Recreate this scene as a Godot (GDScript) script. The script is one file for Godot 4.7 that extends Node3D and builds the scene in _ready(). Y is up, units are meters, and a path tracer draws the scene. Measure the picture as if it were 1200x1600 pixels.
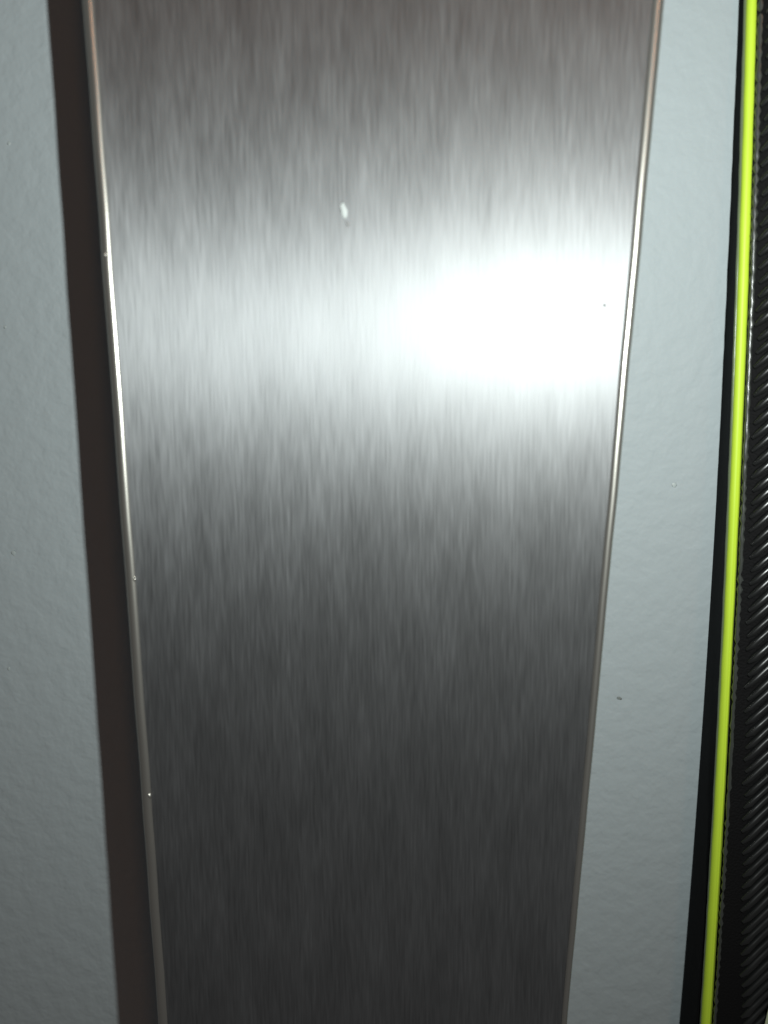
extends Node3D
# Close-up by flash light: a tapering brushed-steel bar on a pale enamelled panel,
# with a black ribbed fabric case (lime piping) at its right. Lengths below are in millimetres, mm() makes metres.

const MM := 0.001

var rng := RandomNumberGenerator.new()


func _ready() -> void:
	rng.seed = 4711
	_camera_and_light()
	_wall()
	_steel_bar()
	_fabric_case()


# ---------------------------------------------------------------- camera, air, light
func _camera_and_light() -> void:
	var cam := Camera3D.new()
	cam.name = "camera"
	var lens := CameraAttributesPhysical.new()
	lens.frustum_focal_length = 18.66
	lens.frustum_focus_distance = 0.163
	lens.frustum_near = 0.01
	lens.frustum_far = 20.0
	lens.exposure_aperture = 5.6
	cam.attributes = lens
	cam.fov = 65.49
	cam.near = 0.01
	cam.far = 20.0
	cam.current = true
	add_child(cam)
	cam.position = Vector3(0, 0, 0.16)
	cam.rotation_order = EULER_ORDER_XYZ
	cam.basis = Basis(Vector3.RIGHT, deg_to_rad(-9.0)) * Basis(Vector3.BACK, deg_to_rad(-0.467))

	var env := Environment.new()
	env.background_mode = Environment.BG_COLOR
	env.background_color = Color(0.047, 0.045, 0.045).linear_to_srgb()
	env.tonemap_mode = Environment.TONE_MAPPER_LINEAR
	env.tonemap_exposure = 0.98
	env.sdfgi_enabled = true
	env.ssao_enabled = true
	env.ssil_enabled = true
	var we := WorldEnvironment.new()
	we.name = "world_environment"
	we.environment = env
	add_child(we)

	# the camera's flash, beside the lens
	var flash := AreaLight3D.new()
	flash.name = "camera_flash"
	flash.area_size = Vector2(0.0055, 0.004)
	flash.area_normalize_energy = true
	flash.light_color = Color(0.97, 1.0, 0.985)
	flash.light_energy = 0.0350
	flash.area_range = 4.0
	flash.shadow_enabled = true
	add_child(flash)
	flash.position = Vector3(0.0512, 0.0288, 0.160)
	flash.rotation_degrees = Vector3(7.0, 17.0, 0.0)

	# the dim warm room lamp above and behind the photographer
	var lamp := OmniLight3D.new()
	lamp.name = "room_lamp"
	lamp.light_color = Color(1.0, 0.66, 0.43)
	lamp.light_energy = 0.095
	lamp.light_size = 0.12
	lamp.omni_range = 6.0
	lamp.omni_attenuation = 2.0
	lamp.shadow_enabled = true
	add_child(lamp)
	lamp.position = Vector3(0.48, 0.86, 1.35)


# ---------------------------------------------------------------- helpers
func tag(o: Node3D, label: String, category: String, group := "") -> void:
	o.set_meta("label", label)
	o.set_meta("category", category)
	if group != "":
		o.set_meta("group", group)


func part(called: String, mesh: Mesh, m: Material, parent: Node) -> MeshInstance3D:
	var o := MeshInstance3D.new()
	o.name = called
	o.mesh = mesh
	o.material_override = m
	parent.add_child(o, true)
	return o


# A grid of points rows[i][j] joined into a sheet; uv per point; smooth normals unless flat.
func sheet(rows: Array, uvs: Array, flip := false, smooth := true) -> ArrayMesh:
	var st := SurfaceTool.new()
	st.begin(Mesh.PRIMITIVE_TRIANGLES)
	if not smooth:
		st.set_smooth_group(-1)
	var w: int = rows[0].size()
	if smooth:
		for i in rows.size():
			for j in w:
				st.set_uv(uvs[i][j])
				st.add_vertex(rows[i][j])
		for i in rows.size() - 1:
			for j in w - 1:
				var a := i * w + j
				var q := [a, a + 1, a + w, a + 1, a + w + 1, a + w]
				if flip:
					q.reverse()
				for k in q:
					st.add_index(k)
	else:
		for i in rows.size() - 1:
			for j in w - 1:
				var q := [[i, j], [i, j + 1], [i + 1, j], [i, j + 1], [i + 1, j + 1], [i + 1, j]]
				if flip:
					q.reverse()
				for k in q:
					st.set_uv(uvs[k[0]][k[1]])
					st.add_vertex(rows[k[0]][k[1]])
	st.generate_normals()
	return st.commit()


func sweep(rows: Array, flip := false, smooth := true) -> ArrayMesh:
	var uvs := []
	for i in rows.size():
		var line := []
		for j in rows[i].size():
			line.append(Vector2(rows[i][j].x, -rows[i][j].y) * 10.0)
		uvs.append(line)
	return sheet(rows, uvs, flip, smooth)


# A tube along points with a radius for each, closed at both ends.
func tube(path: Array, radii: Array, sides: int) -> ArrayMesh:
	var rows := []
	var uvs := []
	var n := path.size()
	for i in n:
		var t: Vector3 = (path[mini(i + 1, n - 1)] - path[maxi(i - 1, 0)]).normalized()
		var s := t.cross(Vector3.BACK).normalized()
		var u := s.cross(t)
		var ring := []
		var uv := []
		for k in sides + 1:
			var a := TAU * k / sides
			ring.append(path[i] + (s * cos(a) + u * sin(a)) * radii[i])
			uv.append(Vector2(float(k) / sides, i * 0.2))
		rows.append(ring)
		uvs.append(uv)
	return sheet(rows, uvs, true, true)


func bytes_image(w: int, h: int, f: Callable) -> Image:
	var d := PackedByteArray()
	d.resize(w * h)
	for y in h:
		for x in w:
			d[y * w + x] = int(clampf(f.call(x, y), 0.0, 1.0) * 255.0)
	return Image.create_from_data(w, h, false, Image.FORMAT_L8, d)


func noise(s: int, freq: float, octaves := 1) -> FastNoiseLite:
	var n := FastNoiseLite.new()
	n.noise_type = FastNoiseLite.TYPE_SIMPLEX_SMOOTH
	n.seed = s
	n.frequency = freq
	n.fractal_octaves = octaves
	return n


func lump(at: Vector3, size: Vector3, turn := 0.0) -> ArrayMesh:
	# a small uneven pebble-like nub, half sunk into what it sits on
	var rows := []
	var uvs := []
	var n := noise(rng.randi() % 1000, 0.9)
	for i in 7:
		var e := PI * i / 6.0
		var ring := []
		var uv := []
		for k in 9:
			var a := TAU * (k % 8) / 8.0
			var dir := Vector3(sin(e) * cos(a), cos(e), sin(e) * sin(a))
			var r := 1.0 + 0.28 * n.get_noise_3dv(dir * 1.7)
			ring.append(at + Basis(Vector3.BACK, turn) * (dir * size * r))
			uv.append(Vector2(k / 8.0, i / 6.0))
		rows.append(ring)
		uvs.append(uv)
	return sheet(rows, uvs, false, true)


# ---------------------------------------------------------------- the pale enamelled panel
func _wall() -> void:
	var n := noise(21, 0.014, 3)
	n.domain_warp_enabled = true
	n.domain_warp_amplitude = 26.0
	n.domain_warp_frequency = 0.008
	var hgt := n.get_seamless_image(1024, 1024)
	var fine := noise(22, 0.045, 2).get_seamless_image(1024, 1024)
	hgt.convert(Image.FORMAT_L8)
	fine.convert(Image.FORMAT_L8)
	var da := hgt.get_data()
	var db := fine.get_data()
	for i in da.size():
		da[i] = int(0.84 * da[i] + 0.16 * db[i])
	hgt = Image.create_from_data(1024, 1024, false, Image.FORMAT_L8, da)
	hgt.convert(Image.FORMAT_RGBA8)
	hgt.bump_map_to_normal_map(6.0)

	var m := StandardMaterial3D.new()
	m.resource_name = "grey_enamel"
	m.albedo_color = Color(0.396, 0.443, 0.462).linear_to_srgb()
	m.roughness = 0.55
	m.metallic_specular = 0.35
	m.normal_enabled = true
	m.normal_texture = ImageTexture.create_from_image(hgt)
	m.normal_scale = 0.42
	m.uv1_scale = Vector3(1, 1, 1)

	var wall := MeshInstance3D.new()
	wall.name = "wall"
	wall.set_meta("kind", "structure")
	wall.set_meta("label", "pale blue-grey enamelled panel with a faint orange-peel surface behind the steel bar")
	var st := SurfaceTool.new()
	st.begin(Mesh.PRIMITIVE_TRIANGLES)
	# a panel 20 mm thick: front, back and four sides
	var x0 := -0.42
	var x1 := 0.42
	var y0 := -0.55
	var y1 := 0.45
	var c := [Vector3(x0, y1, 0), Vector3(x1, y1, 0), Vector3(x1, y0, 0), Vector3(x0, y0, 0)]
	var b := []
	for p in c:
		b.append(p + Vector3(0, 0, -0.02))
	var quads := [[c[0], c[1], c[2], c[3]], [b[1], b[0], b[3], b[2]]]
	for k in 4:
		quads.append([c[k], b[k], b[(k + 1) % 4], c[(k + 1) % 4]])
	for q in quads:
		for k in [0, 1, 2, 0, 2, 3]:
			st.set_smooth_group(-1)
			st.set_uv(Vector2(q[k].x, -q[k].y) / 0.075)
			st.add_vertex(q[k])
	st.generate_normals()
	st.generate_tangents()
	wall.mesh = st.commit()
	wall.material_override = m
	add_child(wall)

	# dust nibs caught in the paint, and one dark chip
	var nib := StandardMaterial3D.new()
	nib.albedo_color = Color(0.42, 0.47, 0.47).linear_to_srgb()
	nib.roughness = 0.45
	for p in [[-80.6, -43.5, 0.55], [-76.0, -33.2, 0.5], [-83.5, 3.0, 0.4], [-79.0, -58.0, 0.35], [-74.0, 12.0, 0.3], [58.8, -20.3, 0.5], [-70.5, 46.0, 0.35]]:
		part("paint_nib", lump(Vector3(p[0], p[1], 0.0) * MM, Vector3(p[2], p[2] * 1.1, p[2] * 0.13) * MM), nib, wall)
	var chip := StandardMaterial3D.new()
	chip.albedo_color = Color(0.2, 0.22, 0.21).linear_to_srgb()
	chip.roughness = 0.7
	part("paint_chip", lump(Vector3(49.4, -65.6, 0.0) * MM, Vector3(0.55, 0.32, 0.08) * MM, -0.4), chip, wall)


# ---------------------------------------------------------------- the brushed steel bar
func bar_z(y: float) -> float:      # front face height over the panel, mm
	return 20.48 - 0.03214 * y


func bar_left(y: float) -> float:
	return -47.05 - 0.0240 * y


func bar_right(y: float) -> float:
	return 42.45 + 0.0665 * y


func _steel_bar() -> void:
	# grain: long thin streaks along the bar
	var w := 1024
	var h := 640
	var big := noise(31, 1.0)
	var mid := noise(32, 1.0)
	var thin := noise(33, 1.0)
	var hair := noise(34, 1.0)
	var cloud := noise(35, 1.0, 2)
	var streak := func(x: int, y: int) -> float:
		var u := x * 0.1      # mm across
		var v := y * 0.625    # mm along
		var s := 0.14 * big.get_noise_2d(u * 0.45, v * 0.03) + 0.26 * mid.get_noise_2d(u * 1.3, v * 0.06) + 0.42 * thin.get_noise_2d(u * 2.6, v * 0.11)
		s += 0.30 * hair.get_noise_2d(u * 4.6, v * 0.20)
		return 0.5 + 0.5 * s
	var grain := bytes_image(w, h, streak)
	var gd := grain.get_data()
	var rd := PackedByteArray()
	var ad := PackedByteArray()
	var nd := PackedByteArray()
	rd.resize(w * h)
	ad.resize(w * h * 3)
	nd.resize(w * h * 3)
	for y in h:
		for x in w:
			var i := y * w + x
			var g := gd[i] / 255.0 - 0.5
			var c: float = cloud.get_noise_2d(x * 0.012, y * 0.02)
			rd[i] = int(clampf(0.5 + 0.12 * g + 0.015 * c, 0.0, 1.0) * 255.0)
			var a := clampf(0.80 + 0.27 * g + 0.05 * c, 0.0, 1.0)
			ad[i * 3] = int(a * 255.0)
			ad[i * 3 + 1] = int(a * 254.0)
			ad[i * 3 + 2] = int(a * 252.0)
			var gx := (gd[y * w + (x + 1) % w] - gd[y * w + (x + w - 1) % w]) / 255.0
			nd[i * 3] = int(clampf(0.5 - 0.9 * gx, 0.0, 1.0) * 255.0)
			nd[i * 3 + 1] = 128
			nd[i * 3 + 2] = 250
	var m := StandardMaterial3D.new()
	m.resource_name = "brushed_steel"
	m.metallic = 0.91
	m.albedo_color = Color(0.765, 0.778, 0.795)
	m.albedo_texture = ImageTexture.create_from_image(Image.create_from_data(w, h, false, Image.FORMAT_RGB8, ad))
	m.roughness = 1.20
	m.roughness_texture = ImageTexture.create_from_image(Image.create_from_data(w, h, false, Image.FORMAT_L8, rd))
	m.roughness_texture_channel = BaseMaterial3D.TEXTURE_CHANNEL_RED
	m.normal_enabled = true
	m.normal_texture = ImageTexture.create_from_image(Image.create_from_data(w, h, false, Image.FORMAT_RGB8, nd))
	m.normal_scale = 0.18
	m.anisotropy_enabled = true
	m.anisotropy = 0.845
	m.clearcoat_enabled = true
	m.clearcoat = 1.0
	m.clearcoat_roughness = 0.46

	var polished := StandardMaterial3D.new()
	polished.resource_name = "polished_steel_edge"
	polished.metallic = 0.9
	polished.albedo_color = Color(0.80, 0.79, 0.76)
	polished.roughness = 0.32

	var side := StandardMaterial3D.new()
	side.resource_name = "steel_side"
	side.metallic = 1.0
	side.albedo_color = Color(0.72, 0.71, 0.70)
	side.roughness = 0.45

	var bar := Node3D.new()
	bar.name = "steel_bar"
	tag(bar, "tapering brushed stainless steel bar with rounded edges standing proud of the grey panel", "metal bar")
	add_child(bar)

	var ys := []
	for k in 61:
		ys.append(150.0 - 380.0 * k / 60.0)
	# front face
	var rows := []
	var uvs := []
	for y in ys:
		var line := []
		var uv := []
		for j in 13:
			var x := lerpf(bar_left(y) + 1.6, bar_right(y) - 1.45 * clampf(1.0 + 0.0024 * y, 0.62, 1.1), j / 12.0)
			line.append(Vector3(x, y, bar_z(y)) * MM)
			uv.append(Vector2((x + 51.2) / 102.4, (200.0 - y) / 400.0))
		rows.append(line)
		uvs.append(uv)
	part("face", sheet(rows, uvs), m, bar)
	# rounded edges, each running on into the bar's side
	var wob := noise(40, 0.02, 2)
	for s in [-1.0, 1.0]:
		rows = []
		var flank := []
		for k in 153:
			var y: float = 150.0 - 2.5 * k
			var edge: float = (bar_left(y) if s < 0 else bar_right(y)) + 0.10 * wob.get_noise_2d(y * 2.0, s * 50.0)
			var w_edge := 1.0 if s < 0 else clampf(0.92 + 0.0024 * y, 0.55, 1.05)
			var line := []
			for j in 13:
				var a := lerpf(-0.33 * PI, 0.5 * PI, j / 12.0)
				line.append(Vector3(edge - s * w_edge + s * w_edge * sin(a), y, bar_z(y) - 0.32 + 0.78 * cos(a)) * MM)
			rows.append(line)
			flank.append([Vector3(edge, y, bar_z(y) - 0.32) * MM, Vector3(edge, y, 0.0) * MM])
		part("rounded_edge", sweep(rows, s < 0), polished, bar)
		part("side", sweep(flank, s < 0), side, bar)
	# ends of the bar, beyond the picture
	for e in [150.0, -230.0]:
		var zf := bar_z(e)
		var cap := [[Vector3(bar_left(e), e, 0) * MM, Vector3(bar_right(e), e, 0) * MM], [Vector3(bar_left(e), e, zf - 0.32) * MM, Vector3(bar_right(e), e, zf - 0.32) * MM], [Vector3(bar_left(e) + 1.9, e, zf) * MM, Vector3(bar_right(e) - 1.9, e, zf) * MM]]
		part("end", sweep(cap, e > 0, false), side, bar)

	# small marks: a pale fleck stuck to the face, nicks and specks
	var pale := StandardMaterial3D.new()
	pale.albedo_color = Color(0.58, 0.62, 0.61).linear_to_srgb()
	pale.roughness = 0.6
	part("fleck", lump(Vector3(-6.35, 29.2, bar_z(29.2)) * MM, Vector3(0.6, 1.35, 0.14) * MM, 0.2), pale, bar)
	var dark := StandardMaterial3D.new()
	dark.albedo_color = Color(0.30, 0.30, 0.30).linear_to_srgb()
	dark.roughness = 0.8
	part("speck", lump(Vector3(-5.75, 27.1, bar_z(27.1)) * MM, Vector3(0.3, 0.5, 0.1) * MM, 0.3), dark, bar)
	part("speck", lump(Vector3(38.0, 13.3, bar_z(13.3)) * MM, Vector3(0.32, 0.26, 0.1) * MM), dark, bar)
	for p in [[-46.85, 22.3, 0.45], [-43.7, -74.4, 0.38], [-44.5, -33.7, 0.3], [-44.9, -57.0, 0.26]]:
		part("nick", lump(Vector3(p[0], p[1], bar_z(p[1]) + 0.2) * MM, Vector3(p[2], p[2] * 1.5, p[2] * 0.8) * MM), polished, bar)


# ---------------------------------------------------------------- the black fabric case with lime piping
func piping_at(y: float) -> Vector3:    # centre of the piping, mm
	var t := clampf((70.0 - y) / 213.0, -0.6, 1.6)
	var z := 3.0 + 11.0 * t - 4.6 * t * t
	return Vector3(67.45 + 1.6 * t - 1.1 * t * t + 0.30 * sin(PI * clampf(t, 0.0, 1.0)), y, z)


func case_z(x: float, y: float) -> float:   # the case's front, mm
	var p := piping_at(y)
	var d := maxf(0.0, x - p.x)
	var rise := 7.4 - 11.4 * clampf((70.0 - y) / 213.0, -0.05, 1.0)
	return maxf(p.z - 0.1 + rise * (1.0 - exp(-d / 7.0)) - 0.0022 * d * d, 2.2)


func _fabric_case() -> void:
	var black := StandardMaterial3D.new()
	black.resource_name = "black_fabric"
	black.albedo_color = Color(0.006, 0.006, 0.0065).linear_to_srgb()
	black.roughness = 0.8
	black.metallic_specular = 0.3
	var plain: StandardMaterial3D = black.duplicate()
	var wv := noise(55, 0.09, 3).get_seamless_image(256, 256)
	wv.convert(Image.FORMAT_RGBA8)
	wv.bump_map_to_normal_map(8.0)
	black.normal_enabled = true
	black.normal_texture = ImageTexture.create_from_image(wv)
	black.normal_scale = 0.3
	black.uv1_scale = Vector3(6, 6, 1)

	var cord := StandardMaterial3D.new()
	cord.resource_name = "black_cord"
	cord.albedo_color = Color(0.013, 0.014, 0.014).linear_to_srgb()
	cord.roughness = 0.27
	cord.metallic_specular = 0.72

	var waxed := StandardMaterial3D.new()
	waxed.resource_name = "waxed_thread"
	waxed.albedo_color = Color(0.05, 0.055, 0.05).linear_to_srgb()
	waxed.roughness = 0.28
	waxed.metallic_specular = 0.9

	var lime := StandardMaterial3D.new()
	lime.resource_name = "lime_piping"
	lime.albedo_color = Color(0.60, 0.83, 0.05).linear_to_srgb()
	lime.roughness = 0.5

	var clear := StandardMaterial3D.new()
	clear.resource_name = "piping_flange"
	clear.albedo_color = Color(0.15, 0.19, 0.10).linear_to_srgb()
	clear.roughness = 0.25

	var case := Node3D.new()
	case.name = "fabric_case"
	tag(case, "black ribbed fabric case with bright lime green piping beside the grey panel's right edge", "case")
	add_child(case)

	var ys := []
	for k in 77:
		ys.append(130.0 - 5.0 * k)

	# body: dark side towards the bar, front, far side and back
	var rows := []
	var flank := []
	for y in ys:
		var p := piping_at(y)
		var foot_x: float = 67.50 - 0.000120 * (y + 30.0) * (y + 30.0)
		flank.append([Vector3(foot_x, y, 0.0) * MM, Vector3(foot_x + 0.1, y, p.z - 1.4) * MM, Vector3(p.x - 0.9, y, p.z - 1.0) * MM, Vector3(p.x + 0.3, y, p.z - 0.9) * MM])
		var line := [Vector3(p.x + 0.3, y, p.z - 0.9) * MM]
		for j in 16:
			var x := lerpf(p.x + 0.3, 112.0, pow(j / 15.0, 1.5))
			line.append(Vector3(x, y, case_z(x, y)) * MM)
		line.append(Vector3(115.0, y, case_z(112.0, y) - 3.0) * MM)
		line.append(Vector3(115.5, y, 0.0) * MM)
		rows.append(line)
	part("body", sweep(rows), black, case)
	part("side_panel", sweep(flank), plain, case)
	for e in [0, ys.size() - 1]:
		var top: Array = flank[e] + rows[e]
		var foot := []
		for q in top:
			foot.append(Vector3(q.x, q.y, 0.0))
		part("end_panel", sweep([foot, top], e == 0, false), black, case)

	# lime piping: a ridged strip with a lit flank and a flank turned away
	rows = []
	var wob := noise(60, 0.05)
	for k in 190:
		var y: float = 130.0 - 2.0 * k
		var p := piping_at(y)
		var r: float = 1.05 + 0.26 * clampf((70.0 - y) / 213.0, 0.0, 1.2) + 0.05 * wob.get_noise_1d(y * 3.0)
		var ridge := clampf((20.0 - y) / 80.0, 0.0, 1.0)
		var line := []
		for q in [[-0.80, -0.60], [-0.96, -0.05], [-0.84, 0.40], [-0.55, 0.66], [-0.14, 0.78 + 0.06 * ridge], [-0.02, 0.74 - 0.12 * ridge], [0.10, 0.73 + 0.0 * ridge], [0.42, 0.55 - 0.26 * ridge], [0.86, 0.20 - 0.44 * ridge], [1.0, -0.8]]:
			line.append(Vector3(p.x + q[0] * r, y, p.z + q[1] * r) * MM)
		rows.append(line)
	part("piping", sweep(rows), lime, case)

	var path := []
	var radii := []
	var path_b := []
	var radii_b := []
	for k in 380:
		var y: float = 130.0 - 1.0 * k
		var p := piping_at(y)
		path.append(Vector3(p.x - 1.06, y, p.z - 0.35) * MM)
		radii.append((0.31 + 0.05 * wob.get_noise_1d(y * 4.0)) * MM)
		var t := clampf((70.0 - y) / 213.0, 0.0, 1.0)
		path_b.append(Vector3(p.x + 1.36 + 0.10 * wob.get_noise_1d(y * 9.0 + 400.0), y, p.z + 0.62) * MM)
		radii_b.append((0.56 - 0.26 * t + 0.16 * sin(y * 3.1) + 0.16 * wob.get_noise_1d(y * 12.0 + 900.0)) * MM)
	part("piping_flange", tube(path, radii, 8), clear, case)
	part("seam_thread", tube(path_b, radii_b, 8), waxed, case)

	# slanting ribs of the woven front
	var pitch := 2.62
	var y0 := 92.0
	var n := 0
	while y0 > -245.0:
		var p := piping_at(y0)
		var t := clampf((70.0 - y0) / 213.0, 0.0, 1.2)
		var x0 := p.x + 1.9 + 1.0 * t + 6.5 * t * t * t + rng.randf_range(-0.35, 0.35)
		var line := []
		var rr := []
		var slope := 1.02 + rng.randf_range(-0.03, 0.03)
		var thick := rng.randf_range(0.70, 0.84)
		for k in 15:
			var d := 30.0 * pow(k / 14.0, 1.25)
			var x := x0 + d
			var y := y0 + slope * d
			var e := minf(1.0, 0.55 + d / 1.6)
			line.append(Vector3(x, y, case_z(x, y) + 0.55 * e - 0.3) * MM)
			rr.append(thick * e * (1.0 + 0.10 * sin(d * 2.4 + n)) * MM * (0.55 if k == 14 else 1.0))
		part("rib", tube(line, rr, 7), cord, case)
		y0 -= pitch * rng.randf_range(0.95, 1.05)
		n += 1

	# pale fabric tab sewn on low down
	var tab := StandardMaterial3D.new()
	tab.albedo_color = Color(0.55, 0.62, 0.42).linear_to_srgb()
	tab.roughness = 0.8
	rows = []
	for k in 9:
		var y := -129.5 - 2.0 * k
		var line := []
		var wl := 82.3 - 0.25 * k
		for j in 5:
			var x := wl + 3.0 * j
			line.append(Vector3(x, y, case_z(x, y) + 2.3 + (0.0 if j > 0 and j < 4 else -0.5)) * MM)
		rows.append(line)
	part("tab", sweep(rows), tab, case)
